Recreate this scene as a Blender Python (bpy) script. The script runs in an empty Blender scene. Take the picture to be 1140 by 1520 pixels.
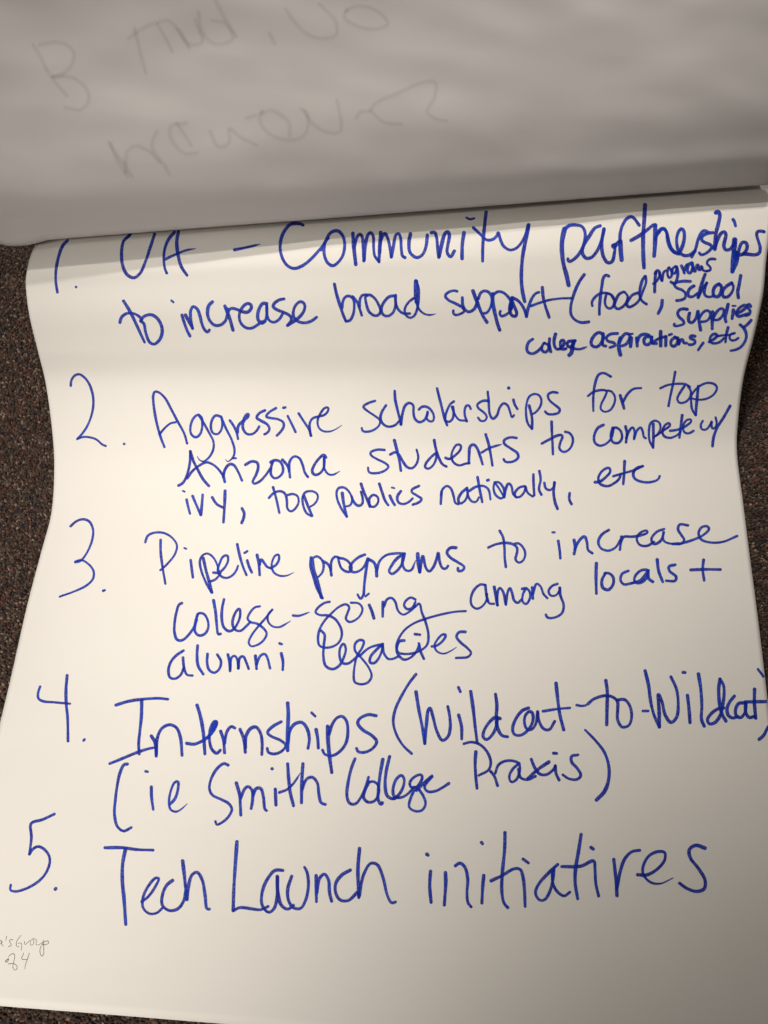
import bpy, math, random
import numpy as np
from mathutils import Vector, Matrix, noise
from mathutils.bvhtree import BVHTree

random.seed(7)
rng = np.random.default_rng(7)
scene = bpy.context.scene
COL = scene.collection

# ------------------------------------------------------------------ camera
W_PX, H_PX, F_PX = 1140.0, 1520.0, 1143.0     # frame of the photograph
PITCH = math.radians(20.5)
CAM_H = 0.663
cam_data = bpy.data.cameras.new("camera")
cam_data.sensor_fit = 'VERTICAL'
cam_data.sensor_height = 36.0
cam_data.lens = 36.0 * F_PX / H_PX
cam_data.clip_start = 0.01
cam_data.clip_end = 50
cam = bpy.data.objects.new("camera", cam_data)
COL.objects.link(cam)
cam.location = (0, 0, CAM_H)
cam.rotation_euler = (PITCH, 0, 0)
scene.camera = cam
scene.render.resolution_x = 768
scene.render.resolution_y = 1024

# ------------------------------------------------------------------ light
scene.view_settings.view_transform = 'Standard'
scene.view_settings.look = 'None'
scene.view_settings.exposure = 0.06
scene.view_settings.gamma = 1.0
world = bpy.data.worlds.new("World")
scene.world = world
world.use_nodes = True
wb = world.node_tree.nodes['Background']
wb.inputs['Color'].default_value = (1.0, 0.93, 0.86, 1)
wb.inputs['Strength'].default_value = 0.09

def lamp_spot(name, loc, target, power, size_deg, blend, radius, color):
    d = bpy.data.lights.new(name, 'SPOT')
    d.energy = power
    d.spot_size = math.radians(size_deg)
    d.spot_blend = blend
    d.shadow_soft_size = radius
    d.color = color
    o = bpy.data.objects.new(name, d)
    o.location = loc
    o.rotation_euler = (Vector(target) - Vector(loc)).to_track_quat('-Z', 'Y').to_euler()
    COL.objects.link(o)
    return o
WARM = (1.04, 0.985, 0.93)
lamp_spot("far_spot", (-0.90, 1.10, 2.0), (0.00, 0.64, 0), 66, 34, 1.0, 0.03, WARM)  # first two stand for the ceiling fixtures behind the double shadow
lamp_spot("far_spot", (-0.55, 1.45, 2.0), (0.00, 0.64, 0), 98, 34, 1.0, 0.03, WARM)
lamp_spot("far_spot", (0.40, 1.60, 1.9), (0.26, 0.30, 0), 32, 32, 1.0, 0.03, WARM)  # added to brighten the right of the page, no known fixture
lamp_spot("added_fill_spot", (-0.50, -1.10, 1.9), (-0.32, 0.06, 0), 134, 26, 1.0, 0.20, WARM)  # added near-side fill for the slope, cone kept off the turned page
lamp_spot("added_fill_spot", (-1.20, -0.60, 1.9), (0.10, 0.25, 0), 72, 26, 1.0, 0.20, WARM)  # added fill from the near left, unseen, fitted to the page brightness
lamp_spot("added_fill_spot", (0.30, -1.20, 1.9), (-0.40, -0.10, 0), 92, 20, 1.0, 0.20, WARM)  # added narrow fill for the lower left, leaves the lower right dark

# ------------------------------------------------------------------ helpers
def ray(px, py):
    x = (np.asarray(px, float) - W_PX / 2) / F_PX
    y = (np.asarray(py, float) - H_PX / 2) / F_PX
    ca, sa = math.cos(PITCH), math.sin(PITCH)
    return np.stack([x, sa - ca * y, -ca - sa * y], -1)

def on_height(px, py, h):
    r = ray(px, py)
    return np.array([0, 0, CAM_H]) + r * ((CAM_H - np.asarray(h)) / -r[..., 2])[..., None]

def cubic(ts, xs, t):
    """smooth monotone-ish interpolation of samples (Catmull-Rom, uneven knots)"""
    ts = np.asarray(ts, float); xs = np.asarray(xs, float); t = np.asarray(t, float)
    m = np.gradient(xs, ts)
    i = np.clip(np.searchsorted(ts, t) - 1, 0, len(ts) - 2)
    h = ts[i + 1] - ts[i]; s = (t - ts[i]) / h
    return ((2*s**3 - 3*s**2 + 1) * xs[i] + (s**3 - 2*s**2 + s) * h * m[i]
            + (-2*s**3 + 3*s**2) * xs[i + 1] + (s**3 - s**2) * h * m[i + 1])

def mesh_obj(name, verts, faces, mat, parent=None, smooth=True, attr=None):
    me = bpy.data.meshes.new(name)
    me.from_pydata([tuple(v) for v in verts], [], [tuple(f) for f in faces])
    if smooth:
        me.polygons.foreach_set('use_smooth', [True] * len(me.polygons))
    if attr is not None:
        for k, vals in attr.items():
            a = me.attributes.new(k, 'FLOAT', 'POINT')
            a.data.foreach_set('value', np.asarray(vals, dtype=np.float32))
    me.materials.append(mat)
    me.update()
    o = bpy.data.objects.new(name, me)
    COL.objects.link(o)
    if parent is not None:
        o.parent = parent
    return o

def grid_faces(nr, nc):
    f = []
    for i in range(nr - 1):
        for j in range(nc - 1):
            a = i * nc + j
            f.append((a, a + 1, a + nc + 1, a + nc))
    return f

# ------------------------------------------------------------------ materials
def new_mat(name):
    m = bpy.data.materials.new(name)
    m.use_nodes = True
    nt = m.node_tree
    nt.nodes.clear()
    out = nt.nodes.new('ShaderNodeOutputMaterial')
    return m, nt, out

def paper_material(name, base, trans):
    m, nt, out = new_mat(name)
    N, L = nt.nodes, nt.links
    tc = N.new('ShaderNodeTexCoord')
    big = N.new('ShaderNodeTexNoise'); big.inputs['Scale'].default_value = 6; big.inputs['Detail'].default_value = 4
    fib = N.new('ShaderNodeTexNoise'); fib.inputs['Scale'].default_value = 900; fib.inputs['Detail'].default_value = 3
    L.new(tc.outputs['Object'], big.inputs['Vector']); L.new(tc.outputs['Object'], fib.inputs['Vector'])
    ramp = N.new('ShaderNodeMixRGB'); ramp.blend_type = 'MIX'
    ramp.inputs[1].default_value = (base[0]*0.955, base[1]*0.945, base[2]*0.93, 1)
    ramp.inputs[2].default_value = (*base, 1)
    L.new(big.outputs['Fac'], ramp.inputs[0])
    p = N.new('ShaderNodeBsdfPrincipled')
    p.inputs['Roughness'].default_value = 0.62
    p.inputs['Specular IOR Level'].default_value = 0.25
    L.new(ramp.outputs[0], p.inputs['Base Color'])
    b1 = N.new('ShaderNodeBump'); b1.inputs['Strength'].default_value = 0.12; b1.inputs['Distance'].default_value = 0.0002
    L.new(fib.outputs['Fac'], b1.inputs['Height'])
    b2 = N.new('ShaderNodeBump'); b2.inputs['Strength'].default_value = 0.35; b2.inputs['Distance'].default_value = 0.0016
    crk = N.new('ShaderNodeTexNoise'); crk.inputs['Scale'].default_value = 13; crk.inputs['Detail'].default_value = 2.5
    mp = N.new('ShaderNodeMapping'); mp.inputs['Scale'].default_value = (0.6, 2.2, 1)
    L.new(tc.outputs['Object'], mp.inputs['Vector']); L.new(mp.outputs[0], crk.inputs['Vector'])
    L.new(crk.outputs['Fac'], b2.inputs['Height']); L.new(b1.outputs[0], b2.inputs['Normal'])
    L.new(b2.outputs[0], p.inputs['Normal'])
    tr = N.new('ShaderNodeBsdfTranslucent'); tr.inputs['Color'].default_value = (base[0], base[1]*0.95, base[2]*0.88, 1)
    mx = N.new('ShaderNodeMixShader'); mx.inputs[0].default_value = trans
    L.new(p.outputs[0], mx.inputs[1]); L.new(tr.outputs[0], mx.inputs[2])
    L.new(mx.outputs[0], out.inputs['Surface'])
    return m

def ink_material(name, dark, light, rough=0.45, softness=0.0, opacity=1.0):
    """marker ink: streaky pigment, slightly denser at the rim of the stroke"""
    m, nt, out = new_mat(name)
    N, L = nt.nodes, nt.links
    tc = N.new('ShaderNodeTexCoord')
    nz = N.new('ShaderNodeTexNoise'); nz.inputs['Scale'].default_value = 55; nz.inputs['Detail'].default_value = 3
    nf = N.new('ShaderNodeTexNoise'); nf.inputs['Scale'].default_value = 1400; nf.inputs['Detail'].default_value = 2
    L.new(tc.outputs['Object'], nz.inputs['Vector']); L.new(tc.outputs['Object'], nf.inputs['Vector'])
    den = N.new('ShaderNodeAttribute'); den.attribute_name = 'density'
    rim = N.new('ShaderNodeAttribute'); rim.attribute_name = 'across'
    # fac = noise stretched + density - rim
    r1 = N.new('ShaderNodeMapRange'); r1.inputs['From Min'].default_value = 0.32; r1.inputs['From Max'].default_value = 0.68
    L.new(nz.outputs['Fac'], r1.inputs['Value'])
    r2 = N.new('ShaderNodeMath'); r2.operation = 'MULTIPLY_ADD'
    L.new(den.outputs['Fac'], r2.inputs[0]); r2.inputs[1].default_value = 0.6
    mul = N.new('ShaderNodeMath'); mul.operation = 'MULTIPLY'; mul.inputs[1].default_value = 0.4
    L.new(r1.outputs[0], mul.inputs[0]); L.new(mul.outputs[0], r2.inputs[2])
    pw = N.new('ShaderNodeMath'); pw.operation = 'POWER'; pw.inputs[1].default_value = 3
    L.new(rim.outputs['Fac'], pw.inputs[0])
    r3 = N.new('ShaderNodeMath'); r3.operation = 'MULTIPLY_ADD'; r3.inputs[1].default_value = -0.25
    L.new(pw.outputs[0], r3.inputs[0]); L.new(r2.outputs[0], r3.inputs[2])
    r3.use_clamp = True
    mix = N.new('ShaderNodeMixRGB'); mix.inputs[1].default_value = (*dark, 1); mix.inputs[2].default_value = (*light, 1)
    L.new(r3.outputs[0], mix.inputs[0])
    p = N.new('ShaderNodeBsdfPrincipled'); p.inputs['Roughness'].default_value = rough
    p.inputs['Specular IOR Level'].default_value = 0.10
    L.new(mix.outputs[0], p.inputs['Base Color'])
    if softness > 0 or opacity < 1:
        tr = N.new('ShaderNodeBsdfTransparent')
        mr = N.new('ShaderNodeMapRange')
        mr.inputs['From Min'].default_value = 1.0 - softness; mr.inputs['From Max'].default_value = 1.0
        mr.inputs['To Min'].default_value = opacity; mr.inputs['To Max'].default_value = 0.0
        mr.interpolation_type = 'SMOOTHSTEP'
        L.new(rim.outputs['Fac'], mr.inputs['Value'])
        gr = N.new('ShaderNodeMath'); gr.operation = 'MULTIPLY'
        g2 = N.new('ShaderNodeMapRange'); g2.inputs['From Min'].default_value = 0.3; g2.inputs['From Max'].default_value = 0.62
        g2.inputs['To Min'].default_value = 0.55; g2.inputs['To Max'].default_value = 1.0
        L.new(nf.outputs['Fac'], g2.inputs['Value'])
        L.new(mr.outputs[0], gr.inputs[0]); L.new(g2.outputs[0], gr.inputs[1])
        mx = N.new('ShaderNodeMixShader')
        L.new(gr.outputs[0], mx.inputs[0]); L.new(tr.outputs[0], mx.inputs[1]); L.new(p.outputs[0], mx.inputs[2])
        L.new(mx.outputs[0], out.inputs['Surface'])
    else:
        L.new(p.outputs[0], out.inputs['Surface'])
    return m

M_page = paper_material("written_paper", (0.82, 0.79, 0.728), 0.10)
M_turned = paper_material("turned_paper_with_shade", (0.60, 0.573, 0.55), 0.03)  # same paper stock, base darkened so shade is partly in the colour
M_ink = ink_material("blue_marker_ink", (0.004, 0.018, 0.30), (0.009, 0.085, 0.68), softness=0.12)
M_pencil = ink_material("pencil_lead", (0.07, 0.055, 0.055), (0.16, 0.13, 0.12), rough=0.6, softness=0.8, opacity=0.9)
M_bleed = ink_material("ink_showing_through", (0.27, 0.265, 0.27), (0.33, 0.32, 0.32), rough=0.7, softness=1.0, opacity=0.13)

# ------------------------------------------------------------------ floor
def carpet_base_material():
    m, nt, out = new_mat("carpet_backing")
    N, L = nt.nodes, nt.links
    tc = N.new('ShaderNodeTexCoord')
    v = N.new('ShaderNodeTexVoronoi'); v.inputs['Scale'].default_value = 330
    L.new(tc.outputs['Object'], v.inputs['Vector'])
    cr = N.new('ShaderNodeValToRGB')
    e = cr.color_ramp.elements
    e[0].position = 0.0; e[0].color = (0.012, 0.008, 0.007, 1)
    e[1].position = 1.0; e[1].color = (0.12, 0.09, 0.07, 1)
    for pos, c in ((0.35, (0.045, 0.030, 0.024, 1)), (0.6, (0.065, 0.043, 0.034, 1)), (0.8, (0.075, 0.048, 0.036, 1))):
        n = e.new(pos); n.color = c
    sep = N.new('ShaderNodeSeparateColor'); L.new(v.outputs['Color'], sep.inputs[0])
    L.new(sep.outputs[0], cr.inputs[0])
    p = N.new('ShaderNodeBsdfPrincipled'); p.inputs['Roughness'].default_value = 0.95
    p.inputs['Specular IOR Level'].default_value = 0.1
    L.new(cr.outputs[0], p.inputs['Base Color'])
    b = N.new('ShaderNodeBump'); b.inputs['Strength'].default_value = 1.0; b.inputs['Distance'].default_value = 0.002; b.invert = True
    L.new(v.outputs['Distance'], b.inputs['Height']); L.new(b.outputs[0], p.inputs['Normal'])
    L.new(p.outputs[0], out.inputs['Surface'])
    return m

floor = mesh_obj("carpet_floor", [(-3, -3, 0), (3, -3, 0), (3, 3, 0), (-3, 3, 0)], [(0, 1, 2, 3)],
                 carpet_base_material(), smooth=False)
floor['kind'] = 'structure'

def pile_material():
    m, nt, out = new_mat("carpet_yarn")
    N, L = nt.nodes, nt.links
    at = N.new('ShaderNodeAttribute'); at.attribute_name = 'yarn'
    p = N.new('ShaderNodeBsdfPrincipled'); p.inputs['Roughness'].default_value = 0.85
    p.inputs['Specular IOR Level'].default_value = 0.15
    p.inputs['Sheen Weight'].default_value = 0.15
    L.new(at.outputs['Color'], p.inputs['Base Color'])
    L.new(p.outputs[0], out.inputs['Surface'])
    return m

def carpet_pile():
    step = 0.0023
    pts = []
    def strip(x0, x1, y0, y1):
        xs = np.arange(x0, x1, step); ys = np.arange(y0, y1, step)
        X, Y = np.meshgrid(xs, ys)
        pts.append(np.stack([X.ravel(), Y.ravel()], 1))
    strip(-0.47, -0.255, -0.16, 0.62)
    strip(0.265, 0.46, -0.16, 0.62)
    strip(-0.255, 0.20, -0.245, -0.11)
    P = np.concatenate(pts)
    P += rng.uniform(-0.42, 0.42, P.shape) * step
    n = len(P)
    rad = rng.uniform(0.00095, 0.00175, n)
    hgt = rng.uniform(0.0006, 0.0034, n)
    # three rings of four points and a crooked tip
    K = 4
    ang = rng.uniform(0, 6.283, n)
    lean = rng.normal(0, 0.0007, (n, 2))
    ell = rng.uniform(0.6, 1.0, n)
    V = np.zeros((n, 2 * K + 1, 3))
    for ring, (rf, zf) in enumerate(((1.0, -0.2), (0.85, 0.72))):
        for k in range(K):
            a = k * 2 * math.pi / K
            jx = rad * rf * math.cos(a); jy = rad * rf * math.sin(a) * ell
            V[:, ring * K + k, 0] = P[:, 0] + jx * np.cos(ang) - jy * np.sin(ang) + lean[:, 0] * max(zf, 0)
            V[:, ring * K + k, 1] = P[:, 1] + jx * np.sin(ang) + jy * np.cos(ang) + lean[:, 1] * max(zf, 0)
            V[:, ring * K + k, 2] = hgt * zf
    V[:, 2 * K, 0] = P[:, 0] + lean[:, 0]; V[:, 2 * K, 1] = P[:, 1] + lean[:, 1]; V[:, 2 * K, 2] = hgt
    base = (np.arange(n) * (2 * K + 1))[:, None]
    quads = np.array([[k, (k + 1) % K, K + (k + 1) % K, K + k] for k in range(K)])
    tris = np.array([[K + k, K + (k + 1) % K, 2 * K] for k in range(K)])
    q = (base[:, None, :] + quads[None]).reshape(-1, 4)
    t = (base[:, None, :] + tris[None]).reshape(-1, 3)
    me = bpy.data.meshes.new("carpet_pile")
    me.vertices.add(n * (2 * K + 1)); me.vertices.foreach_set('co', V.ravel())
    loops = np.concatenate([q.ravel(), t.ravel()])
    me.loops.add(len(loops)); me.loops.foreach_set('vertex_index', loops.astype(np.int32))
    starts = np.concatenate([np.arange(len(q)) * 4, len(q) * 4 + np.arange(len(t)) * 3])
    me.polygons.add(len(starts))
    me.polygons.foreach_set('loop_start', starts.astype(np.int32))
    me.update(calc_edges=True)
    me.polygons.foreach_set('use_smooth', np.ones(len(starts), dtype=bool))
    pal = np.array([(0.030, 0.021, 0.017), (0.048, 0.033, 0.026), (0.072, 0.053, 0.040), (0.13, 0.10, 0.078),
                    (0.19, 0.16, 0.125), (0.095, 0.03, 0.021), (0.022, 0.02, 0.035), (0.10, 0.045, 0.025)])
    pr = np.array([0.22, 0.27, 0.22, 0.12, 0.05, 0.045, 0.05, 0.025])
    idx = rng.choice(len(pal), n, p=pr)
    # yarn colours gather in loose clumps
    clump = np.array([noise.noise(Vector((x * 70, y * 70, 0))) for x, y in P])
    swap = (clump > 0.33) & (rng.random(n) < 0.4)
    idx[swap] = rng.choice([5, 5, 7, 2], swap.sum())
    swap = (clump < -0.36) & (rng.random(n) < 0.45)
    idx[swap] = rng.choice([6, 0, 3], swap.sum())
    c = pal[idx] * rng.uniform(0.7, 1.35, (n, 1)) * np.array([[1.10, 0.95, 0.84]])
    cols = np.ones((n, 2 * K + 1, 4)); cols[:, :, :3] = c[:, None, :]
    a = me.color_attributes.new('yarn', 'FLOAT_COLOR', 'POINT')
    a.data.foreach_set('color', cols.ravel().astype(np.float32))
    me.materials.append(pile_material())
    o = bpy.data.objects.new("carpet_pile", me); COL.objects.link(o)
    o['kind'] = 'stuff'
    o['label'] = 'speckled dark brown loop pile carpet around the paper'
    o['category'] = 'carpet'
    return o
carpet_pile()

# ------------------------------------------------------------------ the pad
pad = bpy.data.objects.new("flipchart_pad", None)
COL.objects.link(pad)
pad['label'] = 'large cream flipchart pad lying on dark carpet, handwritten blue list, upper pages folded back'
pad['category'] = 'flipchart pad'

# edge samples of the written page: left x,y / right x,y / height over the floor
PAGE = np.array([
    (118, 262, 1150, 205, 0.050), (100, 290, 1150, 232, 0.088), (80, 320, 1149, 262, 0.112),
    (60, 352, 1147, 300, 0.126), (46, 378, 1144, 330, 0.127), (39.5, 405, 1141, 358, 0.124),
    (38.5, 428, 1137, 390, 0.116), (44, 470, 1132, 440, 0.100), (56, 520, 1119, 500, 0.075),
    (68, 570, 1104, 560, 0.048), (77.5, 640, 1096, 620, 0.024), (80.5, 695, 1094, 672, 0.010),
    (76.5, 760, 1103, 745, 0.005), (61, 820, 1113, 825, 0.0055), (40, 900, 1123.5, 905, 0.006),
    (17.5, 1000, 1135, 1000, 0.006), (-4, 1090, 1146, 1095, 0.006), (-45, 1260, 1170, 1290, 0.006),
    (-98, 1485, 1200, 1590, 0.007)])
PAGE[:, 4] = 0.006 + (PAGE[:, 4] - 0.006) * 0.80
NR, NC = 300, 190
tk = np.arange(len(PAGE))
tt = np.linspace(0, len(PAGE) - 1, NR)
cols = [cubic(tk, PAGE[:, i], tt) for i in range(5)]
u = np.linspace(0, 1, NC)
bow = 4 * u * (1 - u)
PX = cols[0][:, None] * (1 - u) + cols[2][:, None] * u
PY = cols[1][:, None] * (1 - u) + cols[3][:, None] * u
HH = np.repeat(cols[4][:, None], NC, 1)
pw = on_height(PX, PY, HH)
nzv = np.zeros((NR, NC))
for i in range(NR):
    for j in range(NC):
        x, y = pw[i, j, 0], pw[i, j, 1]
        nzv[i, j] = 0.0012 * noise.noise(Vector((x * 5, y * 9, 1.3))) + 0.0004 * noise.noise(Vector((x * 14, y * 20, 4.0)))
fade = np.clip(np.minimum(u, 1 - u) * 12, 0, 1)[None, :]
pw[..., 2] += nzv * fade + 0.0006 * fade
page = mesh_obj("written_page", pw.reshape(-1, 3), grid_faces(NR, NC), M_page, pad)
page_bvh = BVHTree.FromPolygons([Vector(v) for v in pw.reshape(-1, 3)], grid_faces(NR, NC))
sol = page.modifiers.new("thickness", 'SOLIDIFY'); sol.thickness = 0.00025; sol.offset = 1 

# a second sheet right under it, a hair out of line
pw2 = pw.copy(); pw2[..., 2] -= 0.0009
mid = pw2.mean(axis=1, keepdims=True)
pw2[..., 0] = mid[..., 0] + (pw2[..., 0] - mid[..., 0]) * 0.9985
pw2[..., 1] += 0.0012
under = mesh_obj("under_page", pw2[::3, ::3].reshape(-1, 3), grid_faces(len(pw2[::3]), len(pw2[0, ::3])), M_page, pad)

# the turned page: a fold facing us, its back going up and away
FOLD = np.array([   # left x, y, right x, y, height left, height right
    (-34, 355, 1149, 270, 0.153, 0.137),
    (-38, 326, 1156, 243, 0.171, 0.158),
    (-42, 284, 1158, 205, 0.191, 0.175),
    (-46, 222, 1162, 150, 0.214, 0.197),
    (-52, 140, 1168, 72, 0.240, 0.222),
    (-58, 50, 1174, -15, 0.267, 0.248),
    (-64, -50, 1182, -110, 0.296, 0.275),
    (-70, -160, 1192, -220, 0.328, 0.304)])
FOLD[:, 4:] -= 0.023
NF, NU = 120, 150
fk = np.arange(len(FOLD)); ft = np.linspace(0, len(FOLD) - 1, NF)
fc = [cubic(fk, FOLD[:, i], ft) for i in range(6)]
uu = np.linspace(0, 1, NU)
lx = fc[0][:, None] * (1 - uu) + fc[2][:, None] * uu
ly = fc[1][:, None] * (1 - uu) + fc[3][:, None] * uu
# the lower left corner of the fold is pushed in a little
corner = np.clip((60 - lx) / 90, 0, 1) ** 2
ly = ly + (6 - 12 * corner) * np.clip((70 - lx) / 60, 0, 1) * np.clip(1 - (ft[:, None]) / 1.0, 0, 1)
lh = fc[4][:, None] * (1 - uu) + fc[5][:, None] * uu
top = on_height(lx, ly, lh)
for i in range(NF):
    w = min(1.0, ft[i] / 0.8)
    for j in range(NU):
        x, y = top[i, j, 0], top[i, j, 1]
        d = 1.5 * (0.0030 * noise.noise(Vector((x * 4 + 2, y * 13, 0.7))) + 0.0013 * noise.noise(Vector((x * 9, y * 34 + x * 6, 3.1)))
             + 0.0006 * noise.noise(Vector((x * 22, y * 60, 9.1))))
        top[i, j, 2] += d * w
# the roll: from the first row on round and back underneath
roll = []
tang = top[2] - top[0]; tang /= np.linalg.norm(tang, axis=1, keepdims=True)
across = top[0, -1] - top[0, 0]; across /= np.linalg.norm(across)
R0 = np.linspace(0.0125, 0.0075, NU)[:, None]
nrm = np.cross(np.broadcast_to(across, tang.shape), tang); nrm /= np.linalg.norm(nrm, axis=1, keepdims=True)
cen = top[0] - nrm * R0
for k in range(1, 15):
    a = k / 14 * math.radians(205)
    roll.append(cen + (nrm * math.cos(a) - tang * math.sin(a)) * R0)
back = np.array([0.0, 1.0, -0.10])
last = roll[-1]
for k in range(1, 9):
    roll.append(last + back * 0.02 * k)
allp = np.concatenate([np.array(roll)[::-1], top], 0)
nr_all = len(allp)
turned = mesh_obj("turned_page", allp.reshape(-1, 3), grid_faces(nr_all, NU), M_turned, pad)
turned['label'] = 'back of the turned page, grey from shade partly put into its colour, faint writing showing through'
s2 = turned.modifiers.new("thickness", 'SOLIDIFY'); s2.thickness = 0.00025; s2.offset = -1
turned_bvh = BVHTree.FromPolygons([Vector(v) for v in allp.reshape(-1, 3)], grid_faces(nr_all, NU))

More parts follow.
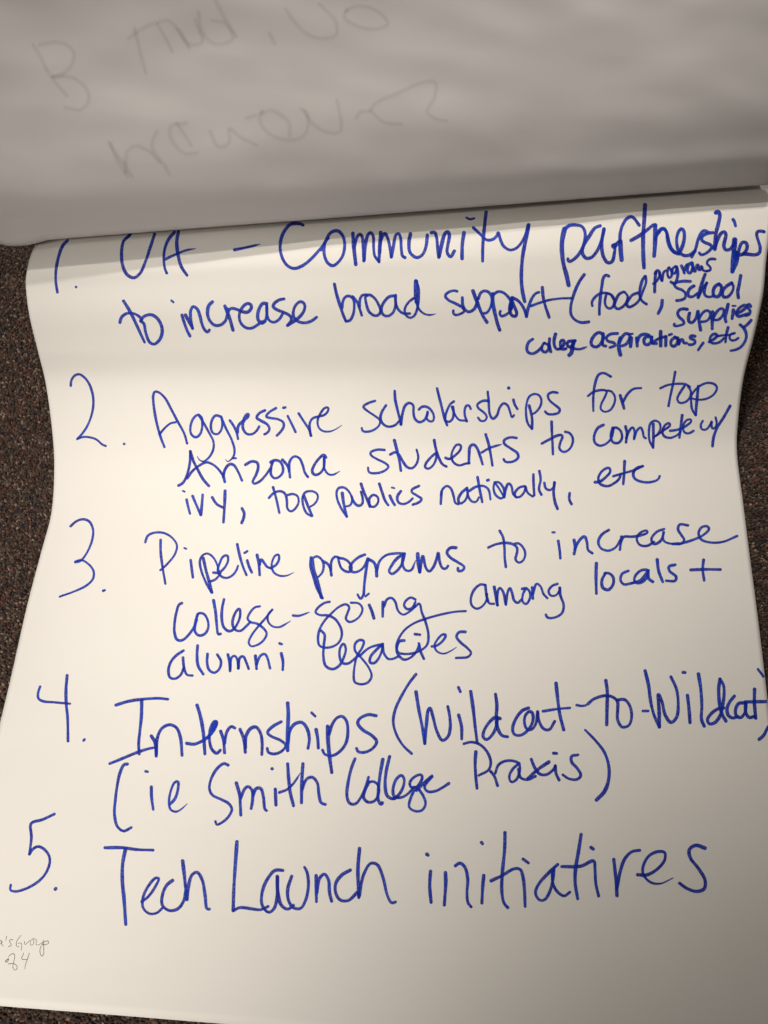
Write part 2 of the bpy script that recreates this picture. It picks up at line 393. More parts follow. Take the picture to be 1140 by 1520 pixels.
# ------------------------------------------------------------------ handwriting
INK = """
W number one|1.
C 70 320 4 16
121,148 92,180 68,245 52,330 52,400 61,455
@13 171,423 173,426
W word UA
@17 500,100 484,122 455,150 442,215 447,290 470,345 512,370 550,345 585,270 612,190 638,110
@16 757,98 722,140 698,200 693,260 698,310 710,342
@18 780,96 770,150 775,220 795,300 830,354
@14t 700,260 770,228 830,205 882,197
W dash
C 340 300 4 17
@15t 32,284 110,268 185,250
W word Community
C 340 300 4 18
@17 440,138 425,130 370,130 345,150 315,200 303,270 320,340 350,380 390,394 440,375 490,335 535,285 560,255
@17 545,285 575,230 600,185 640,170 672,195 686,245 678,310 650,355 615,378 585,360 565,310 570,240 590,215
@20 735,185 740,260 752,370
@17 742,270 757,215 777,190 790,205 795,270 800,350
@17 802,345 810,250 825,195 840,180 855,200 858,270 865,320 888,350
@18 900,180 895,250 890,355
@17 895,300 902,225 915,195 925,185 942,215 955,270 962,328
@17 964,325 978,250 988,200 1005,185 1018,210 1022,270 1030,320 1045,330
C 560 300 4 18
197,188 188,240 195,300 235,330 270,310 290,260 297,195
320,182 340,180 352,210 358,270 365,328
@19 368,322 385,240 400,190 418,175 428,195 420,250 415,300 435,325 458,290
@20 515,182 505,250 503,335
@12 530,93 550,103 575,97
@18 646,60 636,150 627,250 625,350
@16 570,152 610,190 650,225 685,222 710,200 718,178 730,220 750,262 790,285 830,270 865,225 895,150
@20 898,135 882,220 862,330 855,450 862,530 875,590
W word partnerships
C 820 300 6 30
@36 108,240 88,330 84,430 100,560 125,650 144,740
@26 108,245 150,210 215,205 265,220 290,270 285,350 250,440 190,510 145,530 137,505
@28 425,212 380,230 330,300 275,390 265,450 300,500 350,490 400,430 440,330 458,240
@28 460,240 442,330 440,420 455,490 492,540 530,530 550,460 555,400 545,385
@42 545,392 560,385
@30 556,385 600,350
@38 616,515 608,430 605,350
@27 602,360 602,300 615,230 660,150 705,130 735,155 772,207
@33 825,25 818,150 808,300 808,450 815,585
@28 700,342 780,295 860,235 905,200 918,215
@34 915,205 915,300 912,400 905,480
@28 914,330 935,280 960,248 990,240 1015,265 1025,330 1045,400 1080,445 1125,462
C 950 290 6 28
160,336 190,300 215,298 240,340 260,430 290,490 340,515 378,450 394,380 390,320 370,297 345,320 325,390 330,450 345,500 390,535 440,532 490,495
@26 460,548 490,490 515,400 540,340 572,313 600,325
@26 648,332 600,338 558,360 545,392 575,420 620,437 640,460 615,495 570,525 538,528 528,512
@32 675,155 695,145 710,172 698,250 675,340 665,478
@28 668,470 690,395 722,338 750,325 765,350 755,400 745,450 762,485 800,480 832,435 845,395
@38 843,395 838,470 830,560 821,680
@44 845,510 855,560
@30 825,670 858,600 882,480 910,420 940,420 955,450 940,500 900,530 860,520
@28 920,520 970,525 1020,530 1060,515 1070,470 1055,410 1038,350 1045,325 1075,318 1105,325
@26 828,215 842,240 850,272
W word to
C 165 430 6 25
110,100 160,180 220,300 270,410 298,468
@24 78,292 90,250 130,215 180,208 230,225 265,255 268,280
@26 262,278 290,240 350,222 400,245 440,300 455,370 435,440 385,485 345,470 310,390 290,300 265,280
W word increase
@20 537,97 555,112
@25 630,225 650,290 675,360 702,412
662,225 690,280 725,345
725,345 708,260 710,180 730,150 765,170 790,230 810,310 835,360 860,378 875,358
C 300 420 6 26
92,168 60,200 48,270 65,330 110,375 160,375 205,340 225,280 225,230
@27 202,205 225,260 250,330 275,420
@24 228,290 240,240 265,225 310,235 340,250
@25 340,250 400,262 430,240 440,205 415,182 380,195 345,240 330,300 350,365 400,402 450,400 505,365
575,185 545,180 515,215 495,280 500,330 535,360 565,330 577,260 575,200
@30 530,350 560,340
@24 575,200 580,290 600,335 640,350 690,320 718,272
@25 730,142 690,150 645,180 632,210 660,235 720,260 780,290 795,325 760,378
@25 760,378 820,340 880,290 910,240 912,190 880,165 840,190 815,240 815,300 850,340 910,355 970,340 1020,305
W word broad
C 490 400 6 23
@25 38,130 55,210 85,310 115,400 140,460
140,460 175,455 205,400 215,330 205,260 165,235 130,250 110,300 108,340
200,240 235,280 260,340 282,408
262,330 265,270 285,230 325,225
320,235 350,225 395,255 430,310 450,370 430,405 395,410 350,380 325,320 312,250
578,235 530,240 480,290 455,350 470,400 510,415 555,390 580,330 582,240
582,230 585,300 610,360 650,390 710,392
@20 745,255 700,290 665,350 670,400 710,430 750,410 775,350 790,250 785,150 762,95
@34 765,105 764,180 768,290
@20t 765,280 790,350 830,390 880,405 940,396
W word support
C 660 400 6 23
112,195 85,188 30,205 5,235 30,270 100,305 160,340 175,370 140,395 95,405 75,385 78,365
@25 158,250 160,310 180,355 215,378 265,350 288,290 290,260
@29 252,190 270,240 290,290 320,370 350,430 377,470
300,260 320,210 355,190 395,205 420,250 410,330 375,385 345,390
@29 430,215 430,300 450,400 470,480 490,540
435,225 470,198 520,205 570,250 595,300 590,360 550,400 505,415 490,395 497,370
@26 602,250 582,320 580,370 600,410 635,415 640,380 620,330 600,270
@30 590,300 592,350
@26 600,250 650,275 690,320 715,370 728,418
@25 728,418 745,340 780,250 815,210 840,203
@26 870,160 875,230 895,320 930,425
@20 768,325 850,295 930,272 1030,258 1130,255
W word food
C 830 390 6.706 26
@28 250,118 215,165 170,250 135,350 115,440 120,520 160,570 220,595 295,588
@28 495,135 465,122 440,150 425,230 410,340 400,450 400,515
@24 330,430 325,395 350,350 400,310 460,300 510,315 540,360
@25 470,310 460,350 455,400 475,445 510,455 545,420 545,360 520,320 480,305
@26 640,290 600,310 560,380 550,430 580,460 630,440 670,390 680,330 650,290
785,300 730,320 690,370 670,410 690,440 730,430 790,380 830,290 865,190 860,135
@27 855,135 830,170 805,260 800,330 825,380 870,412
@32 1025,375 1020,430 1000,475 985,505
W word programs
C 960 370 6.706 24
@26 92,225 84,280 80,350 78,425
@24 82,240 105,208 128,225 125,270 95,320 65,342
125,235 135,280 150,315
150,310 160,250 170,225 192,212
@23 212,190 205,240 220,285 245,270 245,220 222,180
@23 290,170 258,190 258,240 280,240 300,190
@25 298,175 310,240 300,300 285,340
@24 345,165 365,210 375,240
370,230 380,180 402,150
@26 450,135 415,155 405,220 430,240 455,190 455,140
455,160 465,210 480,225 490,175 510,150 515,200 530,208 545,165 560,210 600,218
@23 680,98 640,95 605,115 600,145 630,175 635,205 600,218
W word School
@25 435,320 370,318 310,325 265,340 240,325
265,335 290,380 350,405 385,440 380,485 340,505 295,510
@27 470,365 430,390 408,440 420,470 460,470 500,440
@29 580,250 555,320 530,400 510,480
@27 515,470 550,400 597,335
595,335 575,400 575,450 610,475 665,465
@29 720,345 680,370 660,420 670,465 710,470 740,420 740,365 715,345
@26 845,335 790,370 755,420 760,470 800,475 845,430 862,370 845,335
@31 935,262 920,350 905,430 912,482
W word supplies
C 980 430 7.6 28
305,222 260,215 215,230 195,265 215,310 255,345 270,380 230,400 165,410 150,400 160,385
@30 330,265 320,310 320,350 345,375 385,350 410,300 420,250
@32 425,245 435,330 445,400 455,455
@28 440,320 480,260 520,235 555,245 565,290 540,340 495,360 465,360
@32 590,250 587,340 585,440
590,330 630,260 675,215 710,215 715,260 690,310 650,340 610,340
@32 765,165 745,250 730,310 740,360
@32 825,230 810,325
@20 815,182 850,182
@30 860,270 920,240 970,195 970,175 930,180 880,220 855,270 880,300 930,290 990,270
@27 1020,190 1010,165 985,170 985,200 1015,240 1000,280 960,290
@26 550,590 600,560 640,520 630,500 590,505 560,550 565,590 610,605 670,590 720,545
@27 765,425 745,500 735,590
@24 640,525 700,515 760,512 830,495
@25 840,490 800,500 780,540 800,570 840,570 880,545
@28 900,395 940,430 965,480 970,540 940,610 890,660 840,680 795,688
@28 1025,345 985,390 940,425
@28 485,600 455,640 428,680
W word College
C 770 470 6 24
125,200 90,225 72,270 80,315 120,330 165,310 205,270
@23 225,235 205,270 210,305 240,315 265,290 260,250 230,235
@26 275,195 272,250 285,312
@27 328,155 315,200 318,260 340,290 370,285
@26 370,285 400,250 400,210 375,215 370,260 385,290 420,285
@26 500,215 435,225 435,260 460,270 490,230 505,212
@32 490,220 475,280 470,320 448,342
@22t 470,275 500,285 540,290 608,267
W word aspirations
@25 745,155 715,140 675,165 645,215 650,255 690,270 730,240 752,190 750,150
@25 750,165 745,220 750,255 775,262
@22 880,150 820,155 780,185 790,215 850,235 860,255 810,275
@29 905,190 890,250 895,300 905,340
@24 895,230 920,180 955,150 985,160 985,200 950,250 915,260
@28 1000,190 995,265
@16 990,155 1015,152
C 940 460 6 26
30,250 35,322
35,280 60,230 100,215 140,225
@24 150,240 120,235 95,265 100,300 130,310 160,280 165,240
@24 160,250 165,295 205,298
@27 243,192 243,320
@22 175,290 215,260 290,235
@27 290,240 288,318
@19 318,222 342,215
@25 370,245 340,270 335,310 360,325 390,300 395,260 370,240
@25 395,250 405,305
@24 405,300 425,265 440,265 450,295 475,295
@24 550,235 515,230 505,250 545,270 550,295 520,310 495,308
W number two
C 90 540 6 19
@20 90,195 95,150 125,105 165,93 210,120 255,180 285,270 292,350 280,440 240,550 190,625 148,670
@18 148,670 200,652 260,655 320,675 370,718 402,732
@20 565,713 568,715
W word Aggressive
C 220 570 6 21
145,562 110,470 70,320 48,180 45,100 60,68 95,75 150,125 200,215 260,330 320,440 347,530
@19 100,448 150,390 200,350 245,340
@20 485,330 470,290 440,275 400,310 375,390 385,450 425,475 460,450 480,390 480,320
@20t 450,275 490,340 540,430 580,510 580,580 545,650 490,690 455,675 437,645
@20 645,290 600,280 565,330 560,400 580,440 620,445 650,410 660,350 650,290
@20t 650,290 690,390 740,490 768,580 762,640 730,680 705,692 690,672
@18 750,660 782,662
@22 728,325 765,380 790,440 800,490
@22 798,430 800,380 830,340 855,330
@22 840,330 890,290 892,265 865,285 845,340 845,400 880,445 930,445 970,410 988,378
@22 1040,235 990,260 965,300 1000,325 1060,360 1080,400 1060,435 1035,448
C 380 570 6 21
178,215 120,250 90,290 130,303 200,315 245,345 245,385 215,430 185,460
@20 243,212 262,208
282,285 320,360 352,428
380,262 430,340 470,400 492,462
@22 488,460 478,400 480,345 505,305 555,290
@19t 555,290 610,275 645,230 640,208 610,215 570,270 548,330 560,390 600,420 660,422 715,400 762,368
W word scholarships
C 530 560 6 21
@19 160,210 100,230 55,262 100,305 160,345 205,385 195,430 150,468 90,485 50,478 42,452
258,250 225,300 208,360 230,415 280,440 340,425 375,390
@22 335,122 340,200 360,290 380,370 392,420
@22 390,420 405,320 430,250 465,228 500,250 502,310 515,370 555,400 600,380 625,330 628,308
@20 550,288 580,262 625,265 665,300 685,350 675,390 640,390 618,360 628,318
@22 712,98 735,190 760,290 780,370 802,428
862,215 830,240 800,300 785,350 790,390 825,395 850,370 860,320 855,262
@20 845,262 870,330 910,380 965,385
978,392 960,340 960,280 980,248 1000,255 1012,282
C 690 540 6 21
@20 210,330 160,330 110,365 120,395 165,430 195,470 180,505 140,508 118,480
203,248 212,330 215,400 225,460 250,490 285,460 310,390 345,352 380,370 400,420 420,478 437,458
@22 432,320 445,365 468,402
@26 390,215 392,217
@24 572,372 590,440 600,510 597,578
@19 597,578 560,530 545,450 548,360 575,290 625,268 665,285 682,330 665,390 625,435 600,448
@21 825,258 780,252 740,275 750,320 800,365 845,405 835,435 780,450 735,445 715,425
W word to
C 700 600 6 22
712,155 715,250 720,350 724,445
@21 625,350 690,315 760,280 800,275 810,290 790,340 782,395 815,425 860,410 895,360 900,300 870,255 832,245
W word for
C 860 530 4.75 17
222,138 170,112 135,125 110,190 98,280 98,380
@15 60,275 100,245 160,232 192,240 180,280 155,330 150,365 175,385 215,375 245,330 250,280 225,242 198,236
@19 288,270 300,310 315,362
@17 308,315 340,260 380,225 435,218
W word top
675,105 660,190 640,280 628,345
@15 570,220 620,198 690,188 750,192 780,210
@16 740,205 710,250 690,295 705,322 750,315 780,280 785,240 765,205
@19 838,205 830,290 822,370 820,408
@15 820,410 795,370 788,320 790,270 840,210 900,182 950,190 970,215 945,265 890,295 830,300 790,290
W word compete
@17 170,478 130,500 103,560 110,605 145,625 190,610 225,570 240,505
@18 235,500 222,560 235,600 275,605 300,570 290,520 262,498 235,500
@18 325,490 335,540 328,602
@17 330,570 350,520 375,495 388,520 385,578
@17 386,570 405,520 430,495 445,520 455,565 468,572
@19 520,470 522,540 520,635
@15 520,640 495,590 490,530 500,470 530,448 565,465 570,510 545,550 520,570
@16 540,555 590,520 640,480 630,465 600,485 585,530 600,560 640,570 690,550 715,525
@18 725,410 715,490 705,568
@16 640,520 700,510 760,480 790,450 780,438 750,450 730,490 740,530 770,538 805,520
W word with
@15 870,450 855,480 865,510 895,510 920,480 935,450 930,480 940,505 955,500 968,470 960,425
@19 1062,345 1020,420 970,500 945,570 938,628
W word Arizona
C 250 660 6 22
90,365 130,340 165,270 190,170 195,60
@24 195,60 220,140 260,220 310,310 360,368
@21 165,300 210,240 270,190 340,158 400,180 450,225 490,280
@25 488,270 502,332
488,290 505,220 545,175 580,180 620,240 655,320
685,180 740,150 790,160 800,200 780,270 750,330 760,348 810,330 860,280 910,210
910,158 940,140 985,145 1015,185 1020,240 990,285 945,300 915,270 915,200 930,155
C 390 650 6 22
175,195 215,240 235,290 243,352
235,300 240,210 280,165 325,180 355,240 375,310 402,348
565,175 545,150 500,185 455,250 440,300 465,330 510,315 545,260 550,180
@20t 545,170 548,270 580,320 620,330 685,298
W word students
C 540 630 6 21
@20 185,228 120,225 60,250 65,275 120,310 190,345 220,375 190,410 110,435 45,425 38,385
@24 272,140 295,230 318,330 330,412
235,268 280,248 310,265 345,325 385,380 430,390 470,350 485,290 470,225
640,258 600,290 555,345 545,380 575,395 620,360 645,300 650,250
@24 627,140 640,210 665,290 700,355 735,375
@20 728,298 760,308 820,270 862,220 862,185 830,180 795,225 780,290 800,340 850,365 905,350 940,345
@23 935,345 938,260 945,200 975,178 1005,205 1035,280 1058,356
C 700 600 6 22
125,268 150,350 170,450 185,546
@21t 90,430 160,390 268,357
400,300 345,295 290,320 290,350 350,395 410,440 415,475 370,510 300,512 285,490
W word ivy
C 250 660 6 23
@16 128,412 145,420
@22 162,490 175,550 192,615
215,458 250,540 288,625
288,625 298,540 305,447
390,470 430,530 485,560
@24 505,412 500,540 490,692
@24 655,568 675,610 668,660 652,698
W word top
C 390 650 6 21
@22 92,440 120,540 148,668
@20 55,535 100,490 160,475 200,500 215,560 220,630 250,655 290,630 320,570 310,520 270,500 225,508
@24 370,520 400,600 440,695
@19 435,697 390,670 360,600 355,530 380,485 440,475 485,500 490,540 460,590 420,615
W word publics
@24 708,492 720,580 735,650 748,702
@19 745,700 700,630 665,550 658,480 680,445 730,445 775,490 795,550 780,600 745,610
790,520 810,570 850,605 885,590 890,540 875,480
@23 875,408 900,480 930,550 955,612
955,610 948,545 985,508 1025,530 1025,580 990,615 955,608
C 540 630 6 22
138,528 165,610 190,680 218,720
232,635 252,680 275,718
@16 250,562 272,568
@21 330,595 300,640 305,690 345,710 395,695 435,660
@21 492,548 430,580 425,600 475,635 515,665 490,695 435,715
W word nationally
@23 692,600 685,708
@20 688,630 700,580 740,548 775,570 800,640 815,700 842,712
918,568 870,610 840,670 855,705 900,680 925,620 920,565
@20 920,570 930,640 960,685 1000,690 1025,650
@22 1013,470 1030,570 1055,692
@20 940,592 1000,555 1070,550 1110,580 1128,668
@22 1100,498 1112,495
C 700 600 6 20
205,695 195,750 215,810 265,840 290,810 280,740 240,695 205,695
@18 210,700 250,760 290,830
@22 290,828 305,750 330,705 355,730 370,800 400,830
475,730 430,740 385,790 390,825 430,825 470,780 480,735
480,735 500,790 545,822
@22 550,625 552,720 558,812
@22 603,595 615,670 600,760 622,806
@21 648,700 660,750 700,765 735,730 740,697
@24 738,697 730,790 745,880 765,932
@22 873,792 870,850 890,890
W word etc
C 870 620 6 22
78,575 120,570 175,530 215,480 205,448 170,455 130,490 108,540 125,590 190,610 240,590 290,550 310,500
@24 342,388 338,490 330,592
@19 240,522 330,495 420,470 505,432
505,432 450,450 420,490 430,540 490,570 570,575 640,550 655,520
W number three
C 70 750 4.957 15
@16 172,155 215,118 265,103 310,120 338,180 330,260 295,345 255,402 225,418 206,420
@15 206,415 250,403 300,430 340,480 338,540 290,590 210,630 92,673
@17 412,630 425,625
W word Pipeline
@17 835,255 835,340 850,460 870,578
@15 722,272 740,225 790,202 860,205 920,240 955,295 940,360 895,420 850,465 832,478
@14 1010,315 1024,321
C 270 790 6 20
@22 78,248 88,330 98,403
@25 190,230 215,340 245,450 268,538
@19 262,538 215,450 175,350 160,260 180,210 225,190 275,220 310,280 330,350
@19 250,440 300,420 345,365
@20 280,360 330,360 385,310 412,250 405,208 370,215 335,280 320,340 345,390 400,408 455,380 485,340 500,300
@22 493,108 515,210 545,310 575,382
@22 582,252 600,310 622,358
@19 558,185 583,170
@23 670,203 685,280 693,382
@21 693,290 705,240 730,270 760,310 790,320
@20t 790,320 840,290 865,240 860,200 830,210 805,260 800,310 820,360 870,388 930,388 995,360
W word programs
C 440 780 6 22
@22 130,285 125,360 150,450 180,550 232,648
@28 140,310 152,390 185,500 222,640
@18 135,295 185,275 225,305 242,350 230,420 195,458
240,320 275,340 300,380 312,445
@21 305,400 315,310 345,278 385,290
@20 380,290 430,300 470,330 490,370 480,410 440,410 400,380 380,330 372,290
@20 610,260 560,280 500,330 475,380 500,415 550,410 600,370 635,295
@23 636,297 620,400 605,520 600,610
@18 600,615 570,655 545,615
@17 615,632 645,608
@24 640,300 690,330 710,380 715,452
@20 718,400 740,320 800,265 900,248 965,250
@22 960,255 900,290 840,370 825,410 850,432 900,400 945,330 962,255
@20t 950,260 945,350 975,400 1020,400 1062,310
C 600 770 6 22
@27 120,312 125,390 138,475
@22 138,475 150,400 165,328 180,390 190,430 220,470 260,430 290,350 303,300 315,380 340,440 370,445 390,420
462,258 410,260 380,300 410,345 480,390 535,430 520,460 480,465 478,440
W word to
850,108 880,165 892,250 895,350 905,430
@21 748,258 810,230 900,215 970,228 1005,260 1000,320 990,360 1020,392 1060,370 1078,310 1060,260 1020,220 985,222
W word increase
C 790 750 3.677 13.5
@14 142,195 150,250 153,290
@12 110,148 122,148
@16 228,190 235,230 228,266
@14 232,240 255,195 285,170 298,200 305,245 328,262
@13 418,135 380,160 360,200 375,235 415,248 455,230 480,190
@15 487,172 478,243
@13 483,200 500,172 540,172 590,165 630,148 625,138 590,150 570,180 585,215 625,222 665,200
@13 720,130 680,145 650,185 665,212 700,195 718,150 718,140 715,190 745,208 800,208
@13 850,110 805,105 795,130 815,165 830,190 810,210 765,212
@13 800,212 860,195 930,165 965,130 955,115 925,120 908,150 920,185 970,203 1040,200 1118,168
W word locals
@16 350,317 348,400 350,482
@15 400,370 380,410 385,450 415,462 442,430 440,390 415,370 395,372
@14 525,358 490,375 482,410 500,432 545,425
@14 545,425 590,410 620,375 630,355 595,355 560,390 560,420 590,425 625,395 635,355
@15 632,360 635,400 658,418
@16 682,297 690,360 712,418
@14 780,325 745,335 750,360 785,390 780,412 730,412
W plus sign
@15 865,353 940,350 1027,351
@15 935,298 930,350 938,410
W word college
C 240 870 6 22
180,152 155,165 130,240 115,330 115,420 140,480 185,482 235,440 280,380 315,300
320,250 300,330 295,400 330,440 385,425 415,370 405,290 370,245 325,245 315,270
@24 462,128 480,230 490,340 505,430 525,425
@22 555,118 540,190 535,290 555,370 600,402 640,385 690,300 700,230 690,200 655,240 630,330 650,385 700,400 750,360 790,320
@19 875,180 830,190 785,240 765,290 790,320 850,335 900,370 935,420 910,480 850,525 795,535 775,505 800,440 860,360 930,280 985,210
@19t 985,210 945,260 950,320 990,360 1050,365 1100,340 1148,310
W word going
C 410 870 6 20
@19t 150,262 200,265 298,232
475,140 430,150 370,195 350,235 390,258 460,262 520,290 570,360 585,430 560,500 500,540 430,548 385,530 372,470 385,390 430,310 490,245 560,185 620,162 650,185 635,240 620,290 650,320 700,305 750,260 768,200 735,155 665,148
@25 828,168 850,220 870,287
C 560 850 6 20
@23 50,262 48,392
60,300 85,240 125,225 160,260 185,340 230,375 290,345 340,300
340,240 300,222 255,250 238,290 265,325 310,315 340,260
@20 330,310 375,275 395,350 430,440 455,550 445,640 400,685 330,715 250,725 185,710 170,660 190,590 240,515 320,455 420,415 560,375 700,348 788,343
W word among
C 690 840 6 21
@20 180,170 140,165 85,210 55,280 60,350 105,382 155,360 190,310 197,250
@25 182,172 192,260 205,315
@20 200,310 220,335 260,338
@25 262,188 275,260 290,350
@22 290,350 290,250 310,195 340,230 365,345
@22 365,340 380,240 400,195 420,240 440,310 470,330 505,300
510,205 550,200 580,240 575,300 545,340 515,320 515,260 540,205
@25 600,193 605,292
@21 605,250 640,158 675,185 700,250 735,288
@20 825,160 775,180 745,225 765,265 815,260 850,200
@22 845,195 850,260 880,350 865,420 800,460 735,460 722,435
W word alumni
C 240 870 6 22
195,575 140,610 85,670 60,750 75,815 120,825 170,790 198,720
190,637 198,720 225,790 275,797
@24 320,530 315,620 325,710 370,785
408,605 405,690 425,750 470,772 515,735 528,670 495,610
@23 590,610 605,680 610,757
610,740 620,640 650,620 675,660 682,733
682,733 695,640 725,625 750,670 775,738
@24 835,622 845,737
845,700 880,620 920,605 945,650 965,732
@24 1065,600 1080,670 1078,747
@20 1050,510 1070,518
W word legacies
C 410 870 6 20
@22 400,398 430,430 425,520 420,620 440,710 500,740 560,710 600,640 620,560 600,512 570,550 565,630 590,685 640,690 690,655 740,610
@20 740,625 700,570 705,510 745,480 780,490 765,550 720,620 700,700 690,800 700,855 760,875 820,855 850,800 820,720 750,630
740,625 830,550 950,515
@22 950,515 900,560 840,630 835,680 875,685 925,620 950,530
950,530 960,600 1000,650 1050,645 1080,630
C 560 850 6 22
240,605 200,610 175,660 180,720 235,775 300,755 350,700 375,640
@23 370,630 385,700 415,768
@22 335,548 380,553
@20t 485,658 530,650 590,600 610,555 585,550 540,590 510,650 530,700 590,722 650,700 705,665
@22 785,528 730,530 705,570 740,620 800,670 835,715 810,750 700,760
W number four
C 40 990 6 20
118,175 100,230 102,280 140,305 240,315 385,328
@24 358,75 348,200 350,330 362,450 366,660
@22 505,655 513,645
W word Internships
C 150 1020 6 25
@24 132,160 250,125 400,105 520,100 596,108
@26 362,120 360,250 345,400 335,500 340,595
@24 77,682 180,640 300,590 400,555 465,540
@26 448,435 480,490 492,615
@26 492,600 500,460 540,370 610,335 670,360 705,440 722,608
@28 855,160 885,260 910,400 925,595
@26 762,500 830,508 900,480 960,440
@26 950,450 1010,370 1030,310 1010,305 975,370 965,460 985,550 1030,590 1062,562
@36 1022,312 990,385
C 320 1010 6 25
@27 45,452 70,530 80,645
@24 80,560 100,460 140,410 172,425
@27 218,435 250,520 265,640
@27 265,600 270,500 310,430 360,415 400,470 415,560 412,660
@24 585,368 510,410 462,465 500,500 580,535 625,580 590,630 520,655 470,640 460,605
@31 642,202 648,300 642,450 642,625
@27 645,560 665,440 710,385 770,375 815,430 835,520 823,605
@27 895,438 910,520 915,602
@22 855,288 888,320
C 480 1000 6 26
@31 38,468 42,600 55,740 75,880
@25 50,540 80,450 120,395 165,380 205,420 218,520 200,620 150,690 80,730 15,720 -8,680
470,375 400,365 325,400 305,440 350,500 430,550 475,605 440,665 370,700 310,695 295,665
W word Wildcat
@23 825,5 760,90 690,210 640,320 622,430 650,540 710,640 785,712
@27 825,163 850,320 885,500 903,622
903,622 918,450 935,320 950,305 975,380 1010,510 1060,595 1110,560 1130,480 1125,380 1108,292
C 640 1000 6 26
245,368 270,470 272,582
@24 243,122 260,162
@27 352,158 375,320 395,500 410,615
615,400 570,390 520,430 470,510 462,560 490,588 540,550 580,470 590,390
@28 573,183 585,280 580,390 590,480 630,550 680,562
@25 868,305 810,330 750,410 725,490 740,540 790,550 850,515 900,440 905,360 880,335 840,370 830,430 850,490 890,500 930,450 948,340
@25 948,338 960,420 1000,490 1050,500 1100,425
C 810 980 6 26
@28 92,205 105,330 125,480 160,620
@22 -25,455 100,435 215,425
W word to
@22 275,400 320,408 357,402
@25 375,390 430,345 540,315 600,330 640,370 640,440 640,530 680,595 740,580 765,500 745,400 700,350 640,355
@28 535,180 548,280 545,450 543,575
@24 865,452 912,452
W word Wildcat
C 950 980 6 27
45,93 75,220 95,370 125,490 172,595
172,595 170,450 162,300 195,370 225,490 275,555 325,510 340,400 325,260 275,148
@27 422,313 435,420 445,557
@27 382,108 402,110
@27 520,122 540,250 550,400 548,530 572,588
@27 745,425 700,430 630,480 600,530 615,565 660,560 710,500 740,380 745,230 712,168
@29 712,168 700,260 710,400 730,480 765,543
@27 840,320 800,370 775,430 785,490 825,515 870,500
@26 925,380 880,385 850,440 860,500 900,510 940,450 945,380
@27 940,380 940,460 970,510 1020,500
@29 1020,258 1018,380 1030,517
@26 935,372 1140,368 1165,368
@20 1050,80 1100,150 1130,230 1160,350
@26 1060,705 1100,670 1140,595 1165,575
W word ie
C 150 1120 6 23
@24 235,85 205,90 170,160 145,270 128,400 120,530 145,640 200,682 270,650
@25 448,288 450,380 465,490
@21 397,150 416,155
@22t 615,440 655,400 685,310 685,240 655,250 620,330 605,430 620,490 665,510 710,490 768,438
W word Smith
C 310 1110 6 25
@23 172,155 135,140 70,190 20,280 5,360 30,420 110,460 180,500 205,550 170,620 110,670 70,685 58,655
@27 245,313 275,420 280,500 285,600
285,450 320,365 350,345 385,380 390,460 377,542
392,430 420,365 460,360 485,430 500,550 515,560
@27 592,368 598,510
@27 563,187 566,189
@27 702,143 710,260 725,400 755,517
@22t 628,398 700,370 760,310 815,225
@27 838,143 828,300 825,490
830,370 870,280 920,262 965,310 980,410 1000,490 1038,505
W word College
C 490 1100 6 24
@25 222,158 190,240 160,370 150,490 175,555 225,560 275,500 320,400 342,322
345,370 310,440 300,510 340,545 400,530 435,450 425,390 385,360 345,365
@27 470,163 445,300 430,430 430,530 455,565 465,550
@27 530,138 500,270 490,400 510,490 560,515 600,500
560,515 610,480 650,410 660,340 635,305 590,340 560,430 570,490 620,505 680,480 750,410
@23 770,410 720,410 710,370 750,320 810,300 820,330 790,390 750,440 710,530 705,590 760,625 820,615 850,560 830,490 790,430
@24 770,440 850,360 915,307 870,360 840,410 870,450 940,445 1000,415 1058,376
W word Praxis
C 680 1070 4.75 19
@21 125,218 120,300 125,400 133,475
@18 40,162 90,150 150,165 205,220 230,290 215,345 145,385
@20 228,355 255,390 278,457
@18 262,370 285,310 340,282 400,285 430,300
@18 430,300 385,340 360,395 375,432 410,415 435,350 432,305
@19 425,340 440,400 490,415 545,390
@19 515,270 540,330 575,375 620,380 665,350 685,320
@21 640,290 580,330 530,370 490,408
@20 685,317 690,370 712,418
@18 672,228 695,230
@19 845,240 800,250 800,290 840,335 865,385 840,412 780,408 738,380
@20b 895,64 960,130 1030,220 1062,320 1060,420 1030,500 975,558
W number five
C 0 1200 6 22
@23 485,50 380,100 278,135 280,260 262,410
@22 262,408 290,365 340,340 395,365 440,430 440,500 400,590 330,660 220,720 130,740 92,725 97,680
@26 492,720 500,712
W word Tech
C 140 1230 4.75 20
@20 75,135 200,135 300,148 415,152
@23 220,145 200,250 198,370 210,500 222,676
@18 335,515 380,480 430,410 455,350 430,350 385,400 345,480 345,560 390,600 440,595 480,560
@20 552,365 510,400 480,470 480,540 530,578 590,565 630,510 645,440
@22 623,228 635,330 653,502
@21 653,500 665,400 690,325 725,308 760,360 780,460 795,565 812,568
W word Launch
C 330 1230 4.222 18
@20 92,82 82,220 72,380 68,512
@17 68,515 110,495 180,502 240,508 288,487
@18 380,262 330,262 275,330 248,410 250,480 290,525 325,500 345,400 345,300
@20 345,300 348,400 370,480 410,505 445,480
@18 435,298 410,380 415,450 445,495 490,500 525,440 540,340 530,270 515,242
@19 588,294 590,458
@19 592,400 610,310 640,285 665,320 672,400 685,455
@19 802,260 750,290 712,340 710,400 740,448 790,450 845,400
@20 860,124 850,250 855,432
@18 858,420 885,290 930,218 970,225 1005,300 1035,420 1060,465 1085,460
W word initiatives
C 610 1220 4.75 21
@22 138,348 132,450 142,567
@24 112,228 120,234
@22 243,358 245,430 235,587
@20 312,310 345,290 380,320 400,400 395,500 402,570 425,600
@22 513,378 505,470 500,572
@22 497,145 505,155
@22 663,75 660,200 645,350 640,480 655,570 683,605
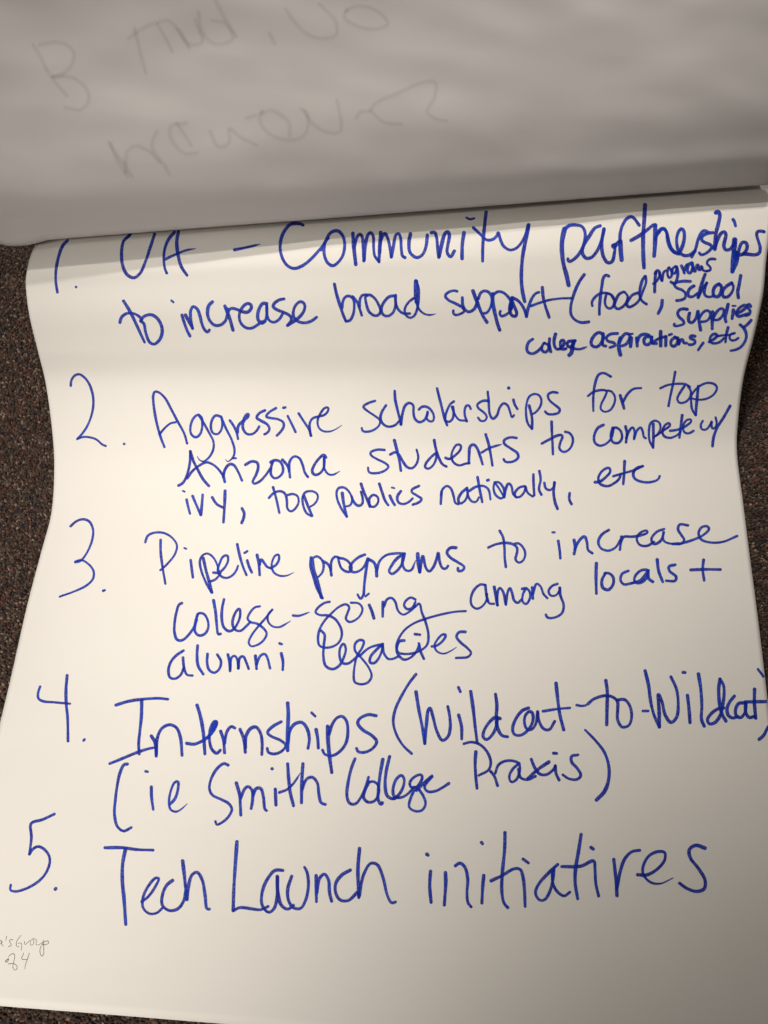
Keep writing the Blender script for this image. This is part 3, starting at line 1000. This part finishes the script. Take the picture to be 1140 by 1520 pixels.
@21 565,415 640,380 730,330 770,335 790,390 800,480 805,597
@20 790,262 828,290
@20 1035,300 970,360 900,440 878,500 905,550 940,550 975,500 1000,410 1010,320
@19 995,340 1000,430 1030,490 1080,522 1120,495
C 820 1220 4.75 21
@23 202,88 185,200 163,330 160,430 178,542
@21 65,315 200,312 290,275 300,340 305,430 325,522
@22 272,180 288,192
@22 432,264 445,380 455,520
@21 455,470 475,360 510,260 560,210 615,200
@20t 600,372 660,375 730,340 790,270 790,215 740,210 680,240 640,310 640,370 690,425 760,435 850,395
@22 1075,185 1010,165 965,195 970,250 1030,330 1075,410 1070,470 1020,490 950,470 895,432
"""
PENCIL = """
C 0 1370 12.667 15
-12,318 20,325 38,350 30,400 58,428
38,352 10,390 -12,400
@13 125,250 110,325
240,320 190,310 180,350 215,400 200,435 160,445
390,240 330,320 305,400 320,445 360,450
345,385 370,375 400,375 410,420 400,515
@13 462,350 465,415 510,380 560,330
@13 600,310 570,350 570,410 600,420 640,380 620,310
@13 610,300 685,310 680,380 680,415 740,405 790,370
@16 820,320 800,400 760,470 755,570 790,630 820,580 822,450 825,390
@16 790,380 870,340 920,350 910,390 850,410 800,400
@22 160,680 130,690 95,735 120,740 160,700 160,680
160,640 210,590 265,575 280,640 255,740 245,840 280,890 325,860 310,800 260,765 160,770
440,570 430,620 400,650 420,685 500,690
550,570 510,700 480,780 468,865
"""
BLEED = """
C 30 0 3.257 13
65,220 95,270 130,340 180,410 225,460
100,215 190,205 255,245 250,310 200,360 150,370 250,375 320,430 330,490 290,530 220,520
430,690 460,740 500,790 540,850
660,640 640,680 640,720 690,790 720,840
510,830 510,770 520,730 560,705 620,730 670,780
800,595 730,610 730,670 790,740 850,740
760,600 800,660 825,700
920,640 960,710 1010,690 1010,620 1060,660 1140,700
1100,570 1130,560
C 330 0 3.257 13
310,50 360,120 420,170 500,185 550,165 550,110 500,50 470,20
600,50 590,85 650,125 740,140 800,115 780,80 710,35 640,30 600,50
230,165 250,205
190,545 180,580 220,640 300,675 390,660 415,600 400,540 385,530
190,545 240,535 290,560 325,600 325,650
400,540 440,600 510,640 570,635 570,560 555,490
650,565 670,540 710,535 740,500 850,450 980,395 1030,400 1025,470 990,540 1020,570 1080,585
720,540 780,590 860,600
C 0 0 2 8
400,85 415,150 432,215
385,112 430,80 500,62 530,90 560,140
470,75 495,120 510,150
530,90 560,130 600,125 580,60
590,40 600,95 640,130 690,115 670,70 630,60
640,0 665,50 700,105
330,430 350,480 378,520
"""

def parse(text):
    words, cur = [], None
    ox = oy = 0.0; sc = 1.0; dw = 20.0
    for line in text.strip().splitlines():
        line = line.strip()
        if not line:
            continue
        if line[0] == 'W':
            cur = (line[2:], []); words.append(cur); continue
        if line[0] == 'C':
            a = [float(v) for v in line[2:].split()]
            ox, oy, sc, dw = a
            continue
        if cur is None:
            cur = ("", []); words.append(cur)
        w, mode = dw, ''
        if line[0] == '@':
            head, line = line[1:].split(' ', 1)
            if head[-1] in 'tb':
                mode = head[-1]; head = head[:-1]
            w = float(head)
        pts = [tuple(float(c) for c in p.split(',')) for p in line.split()]
        pts = [(ox + x / sc, oy + y / sc) for x, y in pts]
        cur[1].append((pts, w / sc, mode))
    return words

def spline(pts):
    p = np.array(pts)
    if len(p) == 2:
        p = np.array([p[0], (p[0] + p[1]) / 2, p[1]])
    ext = np.vstack([2 * p[0] - p[1], p, 2 * p[-1] - p[-2]])
    out = []
    for i in range(1, len(ext) - 2):
        p0, p1, p2, p3 = ext[i - 1:i + 3]
        # centripetal Catmull-Rom
        t0 = 0.0
        t1 = t0 + max(1e-3, np.linalg.norm(p1 - p0)) ** 0.5
        t2 = t1 + max(1e-3, np.linalg.norm(p2 - p1)) ** 0.5
        t3 = t2 + max(1e-3, np.linalg.norm(p3 - p2)) ** 0.5
        n = max(4, int(np.linalg.norm(p2 - p1) / 0.8))
        for t in np.linspace(t1, t2, n, endpoint=False):
            a1 = (t1 - t) / (t1 - t0) * p0 + (t - t0) / (t1 - t0) * p1
            a2 = (t2 - t) / (t2 - t1) * p1 + (t - t1) / (t2 - t1) * p2
            a3 = (t3 - t) / (t3 - t2) * p2 + (t - t2) / (t3 - t2) * p3
            b1 = (t2 - t) / (t2 - t0) * a1 + (t - t0) / (t2 - t0) * a2
            b2 = (t3 - t) / (t3 - t1) * a2 + (t - t1) / (t3 - t1) * a3
            out.append((t2 - t) / (t2 - t1) * b1 + (t - t1) / (t2 - t1) * b2)
    out.append(p[-1])
    q = np.array(out)
    seg = np.linalg.norm(np.diff(q, axis=0), axis=1)
    s = np.concatenate([[0], np.cumsum(seg)])
    L = max(s[-1], 0.3)
    n = max(6, int(L / 1.1))
    si = np.linspace(0, s[-1], n)
    q = np.stack([np.interp(si, s, q[:, 0]), np.interp(si, s, q[:, 1])], 1)
    if n > 8:   # take the last corners out
        for _ in range(2):
            q[1:-1] = 0.25 * q[:-2] + 0.5 * q[1:-1] + 0.25 * q[2:]
    return q, L

CAM = Vector((0, 0, CAM_H))
layer = [0]
def ribbon(pts, width, mode, bvh, V, Fc, across, dens, lift=0.00006, grow=1.0):
    q, L = spline(pts)
    n = len(q)
    tan = np.gradient(q, axis=0)
    tan /= np.maximum(np.linalg.norm(tan, axis=1, keepdims=True), 1e-6)
    nor = np.stack([-tan[:, 1], tan[:, 0]], 1)
    r = width / 2 * grow
    s = np.linspace(0, 1, n)
    ph = rng.uniform(0, 6.28, 3)
    prof = 1 + 0.06 * np.sin(s * L / 13 + ph[0]) + 0.045 * np.sin(s * L / 5 + ph[1])
    prof = prof * (1 + 0.05 * np.cos(s * 3.14159))
    if mode == 't':
        prof *= np.interp(s, [0, 0.8, 1], [1.03, 0.9, 0.3])
    if mode == 'b':
        prof *= np.interp(s, [0, 0.15, 0.8, 1], [0.7, 0.8, 1.25, 1.3])
    rr = r * prof
    # round caps: extra points along the tangent
    cap = [(math.sin(a), math.cos(a)) for a in np.radians([82, 60, 35, 15])]
    Q, RR, NO, DD = [], [], [], []
    for sx, cxw in cap:
        Q.append(q[0] - tan[0] * rr[0] * sx * 0.9); RR.append(rr[0] * cxw); NO.append(nor[0]); DD.append(0)
    for k in range(n):
        Q.append(q[k]); RR.append(rr[k]); NO.append(nor[k]); DD.append(s[k])
    for sx, cxw in cap[::-1]:
        Q.append(q[-1] + tan[-1] * rr[-1] * sx * 0.9); RR.append(rr[-1] * cxw); NO.append(nor[-1]); DD.append(1)
    layer[0] = (layer[0] + 1) % 14
    base = lift + layer[0] * 0.000009
    offs = (-1.0, -0.62, 0.0, 0.62, 1.0)
    rows = []
    d0 = rng.uniform(0.1, 0.8); d1 = rng.uniform(0.1, 0.9)
    for (c, w, no, dd) in zip(Q, RR, NO, DD):
        row = []
        for o in offs:
            e = 1 + rng.normal(0, 0.025) if abs(o) == 1 else 1
            p = c + no * w * o * e
            dv = Vector(ray(p[0], p[1])).normalized()
            hit = bvh.ray_cast(CAM, dv)
            if hit[0] is None:
                row = None; break
            nn = hit[1] if hit[1].dot(dv) < 0 else -hit[1]
            V.append(tuple(hit[0] + nn * (base + 0.00005 * dd)))
            across.append(abs(o)); dens.append(d0 + (d1 - d0) * dd)
            row.append(len(V) - 1)
        rows.append(row)
    for a, b in zip(rows[:-1], rows[1:]):
        if a is None or b is None:
            continue
        for k in range(len(offs) - 1):
            Fc.append((a[k], a[k + 1], b[k + 1], b[k]))

def write(words, bvh, mat, parent, name, grow=1.0, lift=0.00006):
    for label, strokes in words:
        V, Fc, ac, de = [], [], [], []
        heavy = 1.08 if label.split(' ')[-1] in ('programs', 'School', 'supplies', 'aspirations') else 1.0
        for pts, w, mode in strokes:
            ribbon(pts, w, mode, bvh, V, Fc, ac, de, lift, grow * heavy)
        kind, _, txt = label.partition(' ')
        nm = name or {'word': 'handwritten_word', 'number': 'handwritten_number', 'plus': 'plus_sign', 'dash': 'dash'}.get(kind, 'handwritten_word')
        o = mesh_obj(nm, V, Fc, mat, parent, attr={'across': ac, 'density': de})
        if name is None and txt and kind in ('word', 'number'):
            o['label'] = 'blue handwritten ' + kind + ' ' + txt.split('|')[0]

write(parse(INK), page_bvh, M_ink, page, None, grow=1.19)
write(parse(PENCIL), page_bvh, M_pencil, page, 'pencil_note', grow=1.15)
write([('', [st]) for _, ws in parse(BLEED) for st in ws], turned_bvh, M_bleed, turned, 'show_through_stroke', grow=2.6, lift=0.0002)

# ------------------------------------------------------------------ render
scene.render.engine = 'CYCLES'
scene.cycles.max_bounces = 8
scene.cycles.transparent_max_bounces = 24
